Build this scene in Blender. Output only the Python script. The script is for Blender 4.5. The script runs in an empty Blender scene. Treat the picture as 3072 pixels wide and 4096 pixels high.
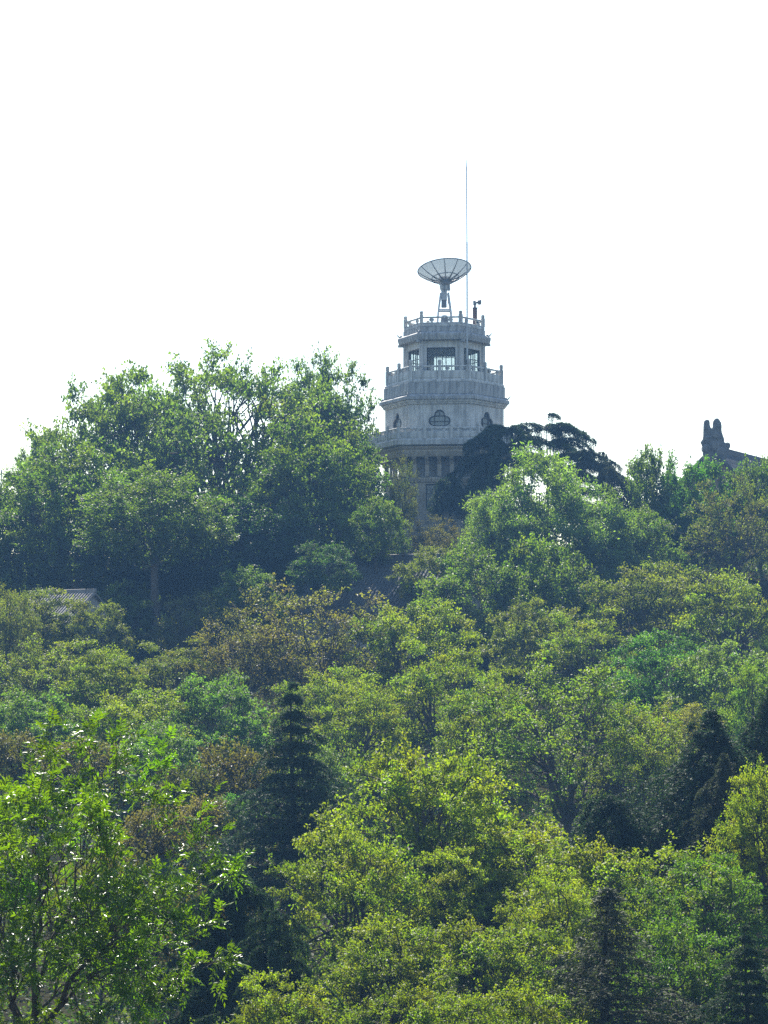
import bpy, bmesh, math, random
import numpy as np
from mathutils import Vector, Matrix
from mathutils.geometry import tessellate_polygon
R = math.radians
S = bpy.context.scene
COL = S.collection

# ------------------------------------------------------------------ camera
F = 10536.0                 # focal length in pixels of the 3072 x 4096 photograph
PITCH = math.atan((2783 - 2048) / F)
CZ = 16.0                   # camera height
cam_d = bpy.data.cameras.new('camera')
cam = bpy.data.objects.new('camera', cam_d); COL.objects.link(cam)
cam.location = (0, 0, CZ)
cam.rotation_euler = (math.pi/2 + PITCH, 0, 0)
cam_d.sensor_fit = 'VERTICAL'
cam_d.sensor_height = 24.0
cam_d.lens = 24.0 * F / 4096
cam_d.clip_start = 0.5; cam_d.clip_end = 3000
S.camera = cam

# ------------------------------------------------------------------ sky and sun
SUN_EL, SUN_AZ = R(50), R(-14)
w = bpy.data.worlds.new('World'); S.world = w; w.use_nodes = True
nt = w.node_tree; nt.nodes.clear()
sky = nt.nodes.new('ShaderNodeTexSky'); sky.sky_type = 'NISHITA'; sky.sun_disc = False
sky.sun_elevation = SUN_EL; sky.sun_rotation = SUN_AZ
sky.air_density = 1.3; sky.dust_density = 1.0; sky.ozone_density = 1.5; sky.altitude = 50
bg = nt.nodes.new('ShaderNodeBackground'); bg.inputs[1].default_value = 0.08
wo = nt.nodes.new('ShaderNodeOutputWorld')
nt.links.new(sky.outputs[0], bg.inputs[0]); nt.links.new(bg.outputs[0], wo.inputs[0])
sl = bpy.data.lights.new('sun', 'SUN'); sl.energy = 5.0; sl.angle = R(0.53); sl.color = (1, .95, .86)
so = bpy.data.objects.new('sun', sl); COL.objects.link(so)
sd = Vector((math.sin(SUN_AZ)*math.cos(SUN_EL), math.cos(SUN_AZ)*math.cos(SUN_EL), math.sin(SUN_EL)))
so.rotation_euler = sd.to_track_quat('Z', 'Y').to_euler(); so.location = (0, 150, 120)

S.view_settings.view_transform = 'Standard'; S.view_settings.look = 'None'
S.view_settings.gamma = 1.0; S.view_settings.use_curve_mapping = False
S.view_settings.exposure = 1.7
cy = S.cycles
cy.max_bounces = 5; cy.diffuse_bounces = 2; cy.glossy_bounces = 1; cy.transmission_bounces = 3
cy.transparent_max_bounces = 10; cy.volume_bounces = 0
cy.caustics_reflective = False; cy.caustics_refractive = False
cy.use_denoising = False
HAZE_DENSITY = 0.00045
HAZE_COLOR = (0.20, 0.42, 0.78, 1)

# ------------------------------------------------------------------ helpers
def at(px, py, D):
    """point of the place seen at photo pixel (px, py), D metres in front of the camera"""
    u = (px - 1536) / F; v = (2048 - py) / F
    y = math.cos(PITCH) - v*math.sin(PITCH); z = math.sin(PITCH) + v*math.cos(PITCH)
    return Vector((u*D/y, D, CZ + z*D/y))

def tag(o, label=None, cat=None, group=None, kind=None):
    if label: o['label'] = label
    if cat: o['category'] = cat
    if group: o['group'] = group
    if kind: o['kind'] = kind
    return o

def empty(name, loc, rz=0):
    o = bpy.data.objects.new(name, None); COL.objects.link(o)
    o.location = loc; o.rotation_euler = (0, 0, rz); o.empty_display_size = .3
    return o

def link(name, me, mat=None, parent=None, loc=(0, 0, 0), rz=0):
    o = bpy.data.objects.new(name, me); COL.objects.link(o)
    if mat and not me.materials: me.materials.append(mat)
    o.parent = parent; o.location = loc; o.rotation_euler = (0, 0, rz)
    return o

class MB:
    """collects boxes, prisms and tubes in one bmesh"""
    def __init__(s): s.bm = bmesh.new()
    def poly(s, vs, fs):
        b = [s.bm.verts.new(v) for v in vs]
        for f in fs:
            try: s.bm.faces.new([b[i] for i in f])
            except ValueError: pass
        return s
    def box(s, c, d, rz=0, taper=1.0, rx=0, ry=0):
        m = Matrix.Translation(c) @ Matrix.Rotation(rz, 4, 'Z') @ Matrix.Rotation(ry, 4, 'Y') @ Matrix.Rotation(rx, 4, 'X')
        vs = []
        for z in (-.5, .5):
            k = 1 if z < 0 else taper
            for x, y in ((-.5, -.5), (.5, -.5), (.5, .5), (-.5, .5)):
                vs.append(m @ Vector((x*d[0]*k, y*d[1]*k, z*d[2])))
        return s.poly(vs, [(3, 2, 1, 0), (4, 5, 6, 7), (0, 1, 5, 4), (1, 2, 6, 5), (2, 3, 7, 6), (3, 0, 4, 7)])
    def tube(s, pts, rad, n=8, cap=True):
        pts = [Vector(p) for p in pts]
        if not hasattr(rad, '__len__'): rad = [rad]*len(pts)
        rings = []
        for i, p in enumerate(pts):
            t = (pts[min(i+1, len(pts)-1)] - pts[max(i-1, 0)]).normalized()
            a = t.cross(Vector((.31, .93, .17)) if abs(t.z) > .7 else Vector((0, 0, 1))).normalized(); b = t.cross(a)
            rings.append([s.bm.verts.new(p + (a*math.cos(2*math.pi*k/n) + b*math.sin(2*math.pi*k/n))*rad[i]) for k in range(n)])
        for A, B in zip(rings, rings[1:]):
            for k in range(n): s.bm.faces.new((A[k], A[(k+1) % n], B[(k+1) % n], B[k]))
        if cap: s.bm.faces.new(rings[0][::-1]); s.bm.faces.new(rings[-1])
        return s
    def lathe(s, prof, n=16, c=(0, 0, 0)):
        c = Vector(c); rings = []
        for r, z in prof:
            rings.append([s.bm.verts.new(c + Vector((r*math.cos(2*math.pi*k/n), r*math.sin(2*math.pi*k/n), z))) for k in range(n)])
        for A, B in zip(rings, rings[1:]):
            for k in range(n): s.bm.faces.new((A[k], A[(k+1) % n], B[(k+1) % n], B[k]))
        s.bm.faces.new(rings[0][::-1]); s.bm.faces.new(rings[-1])
        return s
    def mesh(s, name, bevel=0, smooth=False, seg=1):
        bmesh.ops.recalc_face_normals(s.bm, faces=s.bm.faces)
        if bevel: bmesh.ops.bevel(s.bm, geom=list(s.bm.edges), offset=bevel, segments=seg, affect='EDGES', profile=.6)
        me = bpy.data.meshes.new(name); s.bm.to_mesh(me); s.bm.free()
        if smooth:
            for p in me.polygons: p.use_smooth = True
        return me
    def build(s, name, mat, parent=None, loc=(0, 0, 0), rz=0, bevel=0, smooth=False):
        return link(name, s.mesh(name, bevel, smooth), mat, parent, loc, rz)

def holed_panel(outer, hole, y0, y1):
    """MB with a plate in the XZ plane between y0 and y1, with one hole"""
    o = [Vector((x, 0, z)) for x, z in outer]; h = [Vector((x, 0, z)) for x, z in hole]
    tris = tessellate_polygon([[Vector((v.x, v.z, 0)) for v in o], [Vector((v.x, v.z, 0)) for v in h]])
    allv = o + h; n = len(allv); m = MB()
    vs = [(v.x, y0, v.z) for v in allv] + [(v.x, y1, v.z) for v in allv]
    fs = [tuple(t) for t in tris] + [tuple(i+n for i in t[::-1]) for t in tris]
    k = len(o)
    for a, c in ((0, k), (k, len(h))):
        for i in range(c):
            p, q = a+i, a+(i+1) % c
            fs.append((p, q, q+n, p+n))
    return m.poly(vs, fs)

# ------------------------------------------------------------------ materials
def new_mat(name):
    m = bpy.data.materials.new(name); m.use_nodes = True
    t = m.node_tree; t.nodes.clear()
    return m, t, t.nodes.new('ShaderNodeOutputMaterial')

def N(t, kind, **kw):
    n = t.nodes.new(kind)
    for k, v in kw.items():
        if k in n.inputs: n.inputs[k].default_value = v
        else: setattr(n, k, v)
    return n

def leaf_mat(name, rough=.42, trans=.5, warm=(1.35, 1.3, .55), spec=.5):
    m, t, out = new_mat(name)
    oi = N(t, 'ShaderNodeObjectInfo'); at_ = N(t, 'ShaderNodeAttribute', attribute_name='tint')
    hs = N(t, 'ShaderNodeHueSaturation')
    sep = N(t, 'ShaderNodeSeparateXYZ')
    t.links.new(at_.outputs['Vector'], sep.inputs[0])
    t.links.new(oi.outputs['Color'], hs.inputs['Color'])
    t.links.new(sep.outputs[0], hs.inputs['Value'])
    t.links.new(sep.outputs[1], hs.inputs['Hue'])
    p = N(t, 'ShaderNodeBsdfPrincipled', Roughness=rough); p.inputs['Specular IOR Level'].default_value = spec
    t.links.new(hs.outputs[0], p.inputs['Base Color'])
    mul = N(t, 'ShaderNodeMixRGB', blend_type='MULTIPLY'); mul.inputs[0].default_value = 1
    mul.inputs[2].default_value = (*warm, 1)
    t.links.new(hs.outputs[0], mul.inputs[1])
    tr = N(t, 'ShaderNodeBsdfTranslucent'); t.links.new(mul.outputs[0], tr.inputs[0])
    mx = N(t, 'ShaderNodeMixShader'); mx.inputs[0].default_value = trans
    t.links.new(p.outputs[0], mx.inputs[1]); t.links.new(tr.outputs[0], mx.inputs[2])
    t.links.new(mx.outputs[0], out.inputs[0])
    return m

def rough_mat(name, c1, c2, scale=4, rough=.85, bump=.2, streak=0, metallic=0, spec=.3):
    """two-tone mottled surface with fine relief; streak adds vertical weather stains"""
    m, t, out = new_mat(name)
    tc = N(t, 'ShaderNodeTexCoord')
    n1 = N(t, 'ShaderNodeTexNoise', Scale=scale, Detail=6.0, Roughness=.65)
    t.links.new(tc.outputs['Object'], n1.inputs['Vector'])
    cr = N(t, 'ShaderNodeValToRGB'); cr.color_ramp.elements[0].position = .32; cr.color_ramp.elements[1].position = .68
    cr.color_ramp.elements[0].color = (*c1, 1); cr.color_ramp.elements[1].color = (*c2, 1)
    t.links.new(n1.outputs[0], cr.inputs[0])
    col = cr.outputs[0]
    if streak:
        mp = N(t, 'ShaderNodeMapping'); mp.inputs['Scale'].default_value = (5, 5, .35)
        n3 = N(t, 'ShaderNodeTexNoise', Scale=1.1, Detail=5.0)
        t.links.new(tc.outputs['Object'], mp.inputs[0]); t.links.new(mp.outputs[0], n3.inputs['Vector'])
        r2 = N(t, 'ShaderNodeValToRGB'); r2.color_ramp.elements[0].position = .38; r2.color_ramp.elements[1].position = .62
        r2.color_ramp.elements[0].color = (1-streak,)*3 + (1,); r2.color_ramp.elements[1].color = (1, 1, 1, 1)
        t.links.new(n3.outputs[0], r2.inputs[0])
        mm = N(t, 'ShaderNodeMixRGB', blend_type='MULTIPLY'); mm.inputs[0].default_value = 1
        t.links.new(col, mm.inputs[1]); t.links.new(r2.outputs[0], mm.inputs[2]); col = mm.outputs[0]
    p = N(t, 'ShaderNodeBsdfPrincipled', Roughness=rough, Metallic=metallic); p.inputs['Specular IOR Level'].default_value = spec
    t.links.new(col, p.inputs['Base Color'])
    if bump:
        n2 = N(t, 'ShaderNodeTexNoise', Scale=scale*9, Detail=4.0)
        t.links.new(tc.outputs['Object'], n2.inputs['Vector'])
        b = N(t, 'ShaderNodeBump', Strength=bump, Distance=.03); t.links.new(n2.outputs[0], b.inputs['Height'])
        t.links.new(b.outputs[0], p.inputs['Normal'])
    t.links.new(p.outputs[0], out.inputs[0])
    return m

M = {}
M['leaf'] = leaf_mat('leaf', rough=.5, trans=.58, warm=(1.38, 1.5, .22), spec=.25)
M['gloss_leaf'] = leaf_mat('glossy_leaf', rough=.32, trans=.52, warm=(1.6, 1.6, .2), spec=.45)
M['needle'] = leaf_mat('needle', rough=.6, trans=.3, warm=(1.1, 1.3, .7), spec=.08)
M['bark'] = rough_mat('bark', (.04, .034, .028), (.11, .095, .08), 9, .9, .6, spec=.05)
M['cedar_bark'] = rough_mat('cedar_bark', (.022, .022, .016), (.045, .042, .03), 9, .9, .6, spec=.03)
M['stone'] = rough_mat('grey_granite', (.40, .395, .37), (.56, .55, .52), 1.3, .85, .3, .36)
M['stone_dark'] = rough_mat('weathered_granite', (.29, .285, .275), (.42, .415, .40), 1.1, .88, .35, .42)
M['stone_warm'] = rough_mat('buff_stone', (.36, .31, .235), (.50, .44, .34), 1.5, .85, .25, .25)
M['frame'] = rough_mat('window_frame_paint', (.03, .03, .03), (.06, .055, .05), 5, .6, .1)
M['metal'] = rough_mat('grey_paint_metal', (.30, .32, .33), (.40, .42, .43), 6, .5, .05)
M['metal_dark'] = rough_mat('dark_paint_metal', (.11, .12, .13), (.17, .18, .19), 6, .5, .05)
M['rust'] = rough_mat('rusty_pipe', (.07, .045, .038), (.12, .075, .06), 6, .75, .15)
M['mast'] = rough_mat('galvanised_steel', (.22, .24, .26), (.32, .34, .36), 8, .4, .05, 0, .4)
M['tile'] = rough_mat('grey_roof_tile', (.05, .05, .05), (.11, .108, .10), 3, .8, .3, .2)
M['tile_pale'] = rough_mat('pale_roof_tile', (.15, .14, .13), (.24, .22, .20), 3, .8, .3, .2)
M['ornament'] = rough_mat('weathered_ridge_stone', (.10, .098, .092), (.19, .185, .17), 3, .9, .5, .25)
M['plaster'] = rough_mat('stained_plaster', (.30, .28, .25), (.42, .40, .36), 1.3, .9, .2, .35)
M['brick'] = rough_mat('brown_wall', (.17, .12, .085), (.26, .19, .14), 2, .9, .3, .2)
M['soil'] = rough_mat('leaf_litter', (.014, .013, .008), (.032, .03, .015), .6, .95, .5, spec=0)

def mesh_mat():
    m, t, out = new_mat('perforated_mesh')
    d = N(t, 'ShaderNodeBsdfPrincipled', Roughness=.5, Metallic=.2); d.inputs['Base Color'].default_value = (.42, .43, .45, 1)
    tr = N(t, 'ShaderNodeBsdfTransparent'); mx = N(t, 'ShaderNodeMixShader'); mx.inputs[0].default_value = .84
    t.links.new(tr.outputs[0], mx.inputs[1]); t.links.new(d.outputs[0], mx.inputs[2]); t.links.new(mx.outputs[0], out.inputs[0])
    return m
M['mesh'] = mesh_mat()
def glass_mat(name, clear, tint):
    m, t, out = new_mat(name)
    g = N(t, 'ShaderNodeBsdfGlossy', Roughness=.05); g.inputs[0].default_value = (.8, .85, .9, 1)
    d = N(t, 'ShaderNodeBsdfDiffuse'); d.inputs[0].default_value = (*tint, 1)
    tr = N(t, 'ShaderNodeBsdfTransparent'); tr.inputs[0].default_value = (.9, .93, .93, 1)
    a = N(t, 'ShaderNodeMixShader'); a.inputs[0].default_value = .05
    t.links.new(d.outputs[0], a.inputs[1]); t.links.new(g.outputs[0], a.inputs[2])
    b = N(t, 'ShaderNodeMixShader'); b.inputs[0].default_value = clear
    t.links.new(a.outputs[0], b.inputs[1]); t.links.new(tr.outputs[0], b.inputs[2]); t.links.new(b.outputs[0], out.inputs[0])
    return m
M['glass'] = glass_mat('clear_glass', .86, (.1, .12, .12))
M['dark_glass'] = glass_mat('dusty_glass', .15, (.17, .19, .19))

# ------------------------------------------------------------------ terrain
PROF_D = [-80, 0, 35, 60, 90, 120, 145, 165, 180, 190, 235, 300, 340]
PROF_Z = [-14, -14, -13.5, -12.5, -10, -5.5, -1.0, 3.2, 8.4, 10.3, 10.3, 6, 2]
def terrain(x, y):
    z = np.interp(y, PROF_D, PROF_Z)
    z = z + .5*np.sin(x*.13+1)*np.sin(y*.11) + .25*np.sin(x*.31)*np.cos(y*.27+2)
    return CZ + z - np.clip(np.abs(x)-60, 0, 200)*.05
def make_ground():
    xs = np.linspace(-220, 220, 111); ys = np.linspace(-80, 340, 141)
    X, Y = np.meshgrid(xs, ys); Z = terrain(X, Y)
    vs = np.stack([X, Y, Z], -1).reshape(-1, 3)
    nx = len(xs); fs = [(j*nx+i, j*nx+i+1, (j+1)*nx+i+1, (j+1)*nx+i) for j in range(len(ys)-1) for i in range(nx-1)]
    me = bpy.data.meshes.new('ground'); me.from_pydata(vs.tolist(), [], fs)
    for p in me.polygons: p.use_smooth = True
    tag(link('ground', me, M['soil']), kind='structure')
make_ground()

# ------------------------------------------------------------------ foliage generators (numpy)
def nrm(a): return a / np.maximum(np.linalg.norm(a, axis=-1, keepdims=True), 1e-9)

def np_mesh(name, V, Fc, mat, tint=None, smooth=False):
    me = bpy.data.meshes.new(name)
    V = np.ascontiguousarray(V, np.float32); Fc = np.ascontiguousarray(Fc, np.int32)
    k = Fc.shape[1]
    me.vertices.add(len(V)); me.vertices.foreach_set('co', V.ravel())
    me.loops.add(Fc.size); me.loops.foreach_set('vertex_index', Fc.ravel())
    me.polygons.add(len(Fc)); me.polygons.foreach_set('loop_start', np.arange(0, Fc.size, k, dtype=np.int32))
    if tint is not None:
        a = me.attributes.new('tint', 'FLOAT_VECTOR', 'POINT'); a.data.foreach_set('vector', np.ascontiguousarray(tint, np.float32).ravel())
    if smooth: me.polygons.foreach_set('use_smooth', np.ones(len(Fc), bool))
    me.materials.append(mat); me.update(calc_edges=True)
    return me

def leaf_geo(P, D, Nn, L, W, fold=.12, mid=.45):
    D = nrm(D); side = nrm(np.cross(Nn, D)); up = np.cross(D, side)
    L = L[:, None]; W = W[:, None]
    v0 = P; v1 = P + D*L*mid + side*W*.5 + up*W*fold; v2 = P + D*L - up*L*.08; v3 = P + D*L*mid - side*W*.5 + up*W*fold
    V = np.stack([v0, v1, v2, v3], 1).reshape(-1, 3)
    b = (np.arange(len(P))*4)[:, None]
    Fc = np.concatenate([b + [0, 1, 2], b + [0, 2, 3]], 1).reshape(-1, 3)
    return V, Fc

def tubes_geo(P, rad, n):
    """P (M,K,3) rad (M,K) -> quads"""
    Mn, K, _ = P.shape
    T = nrm(np.gradient(P, axis=1)); ref = np.array([.37, .21, .9])
    ref = np.where(np.abs((T*ref).sum(-1, keepdims=True)) > .9, np.array([.9, -.3, .2]), ref)
    A = nrm(np.cross(T, ref)); B = np.cross(T, A)
    th = np.arange(n)*2*np.pi/n
    V = P[:, :, None] + rad[:, :, None, None]*(A[:, :, None]*np.cos(th)[:, None] + B[:, :, None]*np.sin(th)[:, None])
    V = V.reshape(-1, 3)
    base = (np.arange(Mn)[:, None, None]*K + np.arange(K-1)[None, :, None])*n
    k = np.arange(n)[None, None, :]; k2 = (k+1) % n
    Fc = np.stack([base+k, base+k2, base+n+k2, base+n+k], -1).reshape(-1, 4)
    return V, Fc

def bez(a, b, c, K):
    s = np.linspace(0, 1, K)[None, :, None]
    return a[:, None]*(1-s)**2 + 2*b[:, None]*s*(1-s) + c[:, None]*s*s

def cat_geo(parts):
    Vs, Fs, o = [], [], 0
    for V, Fc in parts: Vs.append(V); Fs.append(Fc+o); o += len(V)
    return np.concatenate(Vs), np.concatenate(Fs)

def make_crown(seed, rx=3.2, h=5, n=80, cr=.75, flat=.6, tw=10, lt=16, ll=.14, lw=.085, droop=.3, limbs=6, upr=.5,
               rin=.35, bot=.65, lobe=.2, fork=(0, 0), twr=.012, limb_r=.085, leafm='leaf', pinnate=0, upn=.8, hue=.03, spike=0, skip=0, gap=0):
    g = np.random.default_rng(seed)
    # clump centres spread through a lobed dome
    C = []; tries = 0; md = cr*.8
    ph = g.uniform(0, 6.28, 4)
    while len(C) < n and tries < 40000:
        tries += 1
        if tries % 4000 == 0: md *= .9
        d = g.normal(size=3); d /= np.linalg.norm(d)
        if gap and d[1] < -.15 and d[2] < .12 and g.uniform() < gap: continue
        r = rin + (1-rin)*g.uniform()**.55
        az = math.atan2(d[1], d[0])
        lo = 1 + lobe*math.sin(3*az+ph[0])*.6 + lobe*math.sin(5*az+ph[1]+2*d[2])*.5 + lobe*math.sin(4*d[2]*2+ph[2]+2*az)*.5
        dz = d[2] if d[2] > 0 else d[2]*bot
        p = np.array([d[0]*r*lo*(rx-cr*.6), d[1]*r*lo*(rx-cr*.6), h*bot/(1+bot) + dz*r*(h/(1+bot)-cr*.4)*(1+(lo-1)*.5)])
        if all((p-q)@(p-q) > md*md for q in C): C.append(p)
    C = np.array(C); n = len(C)
    O = np.array([fork[0], fork[1], 0.])
    # limbs
    dirs = nrm(C - O + np.array([0, 0, .2])); cen = dirs[g.choice(n, limbs, replace=False)]
    for _ in range(8):
        lab = np.argmax(dirs @ cen.T, 1)
        cen = np.array([nrm(dirs[lab == k].mean(0)) if (lab == k).any() else cen[k] for k in range(limbs)])
    tubes = []
    ends = np.array([C[lab == k].mean(0)*.9 + O*.1 if (lab == k).any() else O + np.array([0, 0, 1.]) for k in range(limbs)])
    mid = O + (ends-O)*.45 + np.array([0, 0, 1])*np.linalg.norm(ends-O, axis=1)[:, None]*.18*(2*upr) + g.normal(size=ends.shape)*.12*rx*.5
    Kl = 8
    LP = bez(np.repeat(O[None], limbs, 0), mid, ends, Kl)
    LP[:, 1:-1] += g.normal(size=LP[:, 1:-1].shape)*.05*rx*.4
    cnt = np.array([(lab == k).sum() for k in range(limbs)])
    r0 = limb_r*np.sqrt(cnt/(n/limbs))*rx/3
    tubes.append(tubes_geo(LP, r0[:, None]*np.linspace(1, .35, Kl)[None], 6))
    # branches to each clump
    i0 = g.integers(3, Kl, n); st = LP[lab, i0]
    dist = np.linalg.norm(C-st, axis=1, keepdims=True)
    md_ = (st+C)/2 + nrm(C-O)*.0 + np.array([0, 0, 1])*dist*g.uniform(-.05, .3, (n, 1))*upr*1.4 + g.normal(size=C.shape)*.12*dist
    BP = bez(st, md_, C, 6); BP[:, 1:-1] += g.normal(size=BP[:, 1:-1].shape)*.04*dist[:, None]
    rb = (r0[lab]*np.linspace(1, .35, Kl)[i0]*.5)[:, None]
    tubes.append(tubes_geo(BP, np.maximum(rb*np.linspace(1, .3, 6)[None], twr*1.2), 5))
    # twigs
    m = n*tw; ci = np.repeat(np.arange(n), tw)
    outw = nrm(C - np.array([0, 0, h*.3]))[ci]
    td = g.normal(size=(m, 3)); td[:, 2] *= flat
    td = nrm(nrm(td) + outw*.45 + np.array([0, 0, upr*.6]))
    td[:, 2] *= (.4+.6*flat); td = nrm(td)
    tl = cr*g.uniform(.45, 1.05, (m, 1))
    if spike:
        sp = g.uniform(size=(m, 1)) < spike
        td = np.where(sp, nrm(td*.35 + np.array([0, 0, 1.]) + outw*.3), td); tl = np.where(sp, tl*1.35, tl)
    ts = C[ci] + g.normal(size=(m, 3))*cr*.16*np.array([1, 1, flat])
    te = ts + td*tl; tm = (ts+te)/2 + np.array([0, 0, 1])*tl*.12
    TP = bez(ts, tm, te, 4)
    tubes.append(tubes_geo(TP, np.repeat((twr*np.linspace(1, .4, 4))[None], m, 0), 3))
    # leaves
    if skip: lt_n = g.poisson(lt, m)
    else: lt_n = np.full(m, lt)
    ti = np.repeat(np.arange(m), lt_n); q = len(ti)
    s = .08 + .98*g.uniform(0, 1, (q, 1))**.75
    pos = ts[ti]*(1-s)**2 + 2*tm[ti]*s*(1-s) + te[ti]*s*s
    clb = g.uniform(.72, 1.28, n); clh = g.normal(.5, hue*.5, n)
    if pinnate:
        rl = g.uniform(.8, 1.25, (q, 1))*ll*2.6
        rd = nrm(td[ti]*.7 + g.normal(size=(q, 3))*.6 + np.array([0, 0, .1]))
        side = nrm(np.cross(rd, g.normal(size=(q, 3))*.45 + np.array([0, 0, 1])))
        Ps, Ds, Ns, Ls = [], [], [], []
        upv = np.cross(side, rd)
        for j in range(pinnate):
            f = (j//2 + .8)/(pinnate/2+.3); sg = 1 if j % 2 else -1
            if j == pinnate-1: sg, f = 0, 1.0
            b_ = pos + rd*rl*f - np.array([0, 0, 1])*rl*f*f*.35
            dd = nrm(rd*(.55+.25*f) + side*sg*.9 - np.array([0, 0, droop]) + g.normal(size=(q, 3))*.16)
            Ps.append(b_); Ds.append(dd); Ns.append(nrm(upv + g.normal(size=(q, 3))*.35)); Ls.append(np.full(q, ll)*g.uniform(.75, 1.15, q)*(1.15-.3*abs(f-.6)))
        P = np.concatenate(Ps); D = np.concatenate(Ds); Nn = np.concatenate(Ns); L = np.concatenate(Ls); W = L*lw/ll
        li = np.tile(ti, pinnate); q2 = len(P)
        lb = np.tile(g.uniform(.8, 1.2, q), pinnate)
    else:
        P = pos + g.normal(size=(q, 3))*ll*.55*np.array([1, 1, .8])
        D = nrm(td[ti]*.5 + g.normal(size=(q, 3))*.75 - np.array([0, 0, droop]))
        Nn = nrm(g.normal(size=(q, 3))*.75 + np.array([0, 0, upn]))
        L = ll*g.uniform(.65, 1.3, q); W = lw*g.uniform(.7, 1.25, q); li = ti; q2 = q
        lb = 1.0
    V, Fc = leaf_geo(P, D, Nn, L, W)
    val = clb[ci[li]]*g.uniform(.8, 1.22, q2)*lb; hu = clh[ci[li]] + g.normal(0, hue*.4, q2)
    tint = np.repeat(np.stack([val, hu, np.zeros(q2)], 1), 4, 0)
    lm = np_mesh('crown', V, Fc, M[leafm], tint)
    BV, BF = cat_geo(tubes)
    bmsh = np_mesh('branches', BV, BF, M['bark'], smooth=True)
    return dict(leaf=lm, branch=bmsh, rx=rx, h=h, fork=fork, fr=float(r0.max()))

def make_cedar(seed, H=11, Rb=2.2, nb=90, prof=1.0, rise=.25, droop=.9, hang=.5, bl=.12, nl=.15, nw=.045, per=9, bare=.06, tip=.12, side=1.0, tiers=0, bias=None, tmax=.985):
    """conical or spreading cedar, crown origin at the foot of the visible crown"""
    g = np.random.default_rng(seed)
    t = np.linspace(bare, tmax, nb) + g.normal(0, .008, nb); t = np.clip(t, .01, .99)
    if tiers: t = np.clip(np.round(t*tiers)/tiers + g.normal(0, .007, nb), .01, .99)
    az = np.arange(nb)*2.39996 + g.normal(0, .35, nb)
    if bias is not None: az = np.where(g.uniform(size=nb) < bias, 0, np.pi) + g.normal(0, .75, nb)
    ln = Rb*((1-t)**prof*(1-tip) + tip*(1-t)**.3)*g.uniform(.62, 1.15, nb)
    ln *= np.where(g.uniform(size=nb) < .12, 1.22, 1)
    hd = np.stack([np.cos(az), np.sin(az), np.zeros(nb)], 1)
    K = 9; s = np.linspace(0, 1, K)
    st = np.stack([np.zeros(nb), np.zeros(nb), t*H], 1)
    rs = rise*g.uniform(.5, 1.4, nb); dr = droop*g.uniform(.7, 1.3, nb)
    BP = st[:, None] + hd[:, None]*(ln[:, None]*s)[..., None]
    BP[..., 2] += ln[:, None]*(rs[:, None]*s*1.8 - dr[:, None]*s**2.4)
    sd = np.stack([-np.sin(az), np.cos(az), np.zeros(nb)], 1)
    BP += sd[:, None]*(g.normal(0, .1, nb)[:, None]*ln[:, None]*s**2)[..., None]
    tubes = [tubes_geo(BP, np.maximum(.035*ln[:, None]/2*np.linspace(1, .15, K)[None], .008), 4)]
    # main stem
    kz = np.linspace(0, 1, 10); SP = np.stack([.05*np.sin(kz*5), .05*np.cos(kz*4), kz*H], 1)[None]
    tubes.append(tubes_geo(SP, (.02*H*(1-kz*.95))[None]*.8, 7))
    # branchlets, spreading sideways then hanging
    Ps, Ds, Ns, Vv = [], [], [], []
    brt = g.uniform(.75, 1.25, nb)
    st_l, mid_l, end_l, vb = [], [], [], []
    for i in range(nb):
        m = max(6, int(ln[i]/bl*2))
        u = np.sort(g.uniform(.08, 1.0, m)); idx = u*(K-1); a = np.floor(idx).astype(int).clip(0, K-2); f = (idx-a)[:, None]
        p0 = BP[i, a]*(1-f) + BP[i, a+1]*f
        sg = np.where(np.arange(m) % 2 == 0, 1, -1)[:, None]
        spread = (.10+.28*(1-u)[:, None])*min(ln[i], 2.4)*side*g.uniform(.3, 1.2, (m, 1))
        dr_ = sd[i]*sg*spread + hd[i]*spread*.7
        hl = hang*(.25 + 1.35*g.uniform(0, 1, (m, 1))**2.2)*min(1, .35+ln[i]/2)
        st_l.append(p0); mid_l.append(p0 + dr_*.75 + np.array([0, 0, 1])*hl*.08); end_l.append(p0 + dr_ - np.array([0, 0, 1])*hl)
        vb.append(np.full(m, brt[i]))
    A = np.concatenate(st_l); B = np.concatenate(mid_l); E = np.concatenate(end_l); vb = np.concatenate(vb)
    q = len(A); TP = bez(A, B, E, 4)
    tubes.append(tubes_geo(TP, np.repeat(np.array([.009, .008, .006, .004])[None], q, 0), 3))
    ti = np.repeat(np.arange(q), per); n = len(ti); u = g.uniform(0, 1, (n, 1))
    P = A[ti]*(1-u)**2 + 2*B[ti]*u*(1-u) + E[ti]*u*u
    T = nrm(2*(B-A)[ti]*(1-u) + 2*(E-B)[ti]*u)
    D = nrm(T*.8 + g.normal(size=(n, 3))*.75)
    P = P + g.normal(size=(n, 3))*.02
    V, Fc = leaf_geo(P, D, nrm(g.normal(size=(n, 3)) + np.array([0, 0, .5])), nl*g.uniform(.6, 1.25, n), nw*g.uniform(.7, 1.3, n), .1)
    tint = np.repeat(np.stack([vb[ti]*g.uniform(.7, 1.3, n), g.normal(.5, .012, n), np.zeros(n)], 1), 4, 0)
    BV, BF = cat_geo(tubes)
    return dict(leaf=np_mesh('crown', V, Fc, M['needle'], tint), branch=np_mesh('branches', BV, BF, M['cedar_bark'], smooth=True), rx=Rb, h=H, fork=(0, 0), fr=.02*H*.8)

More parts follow.
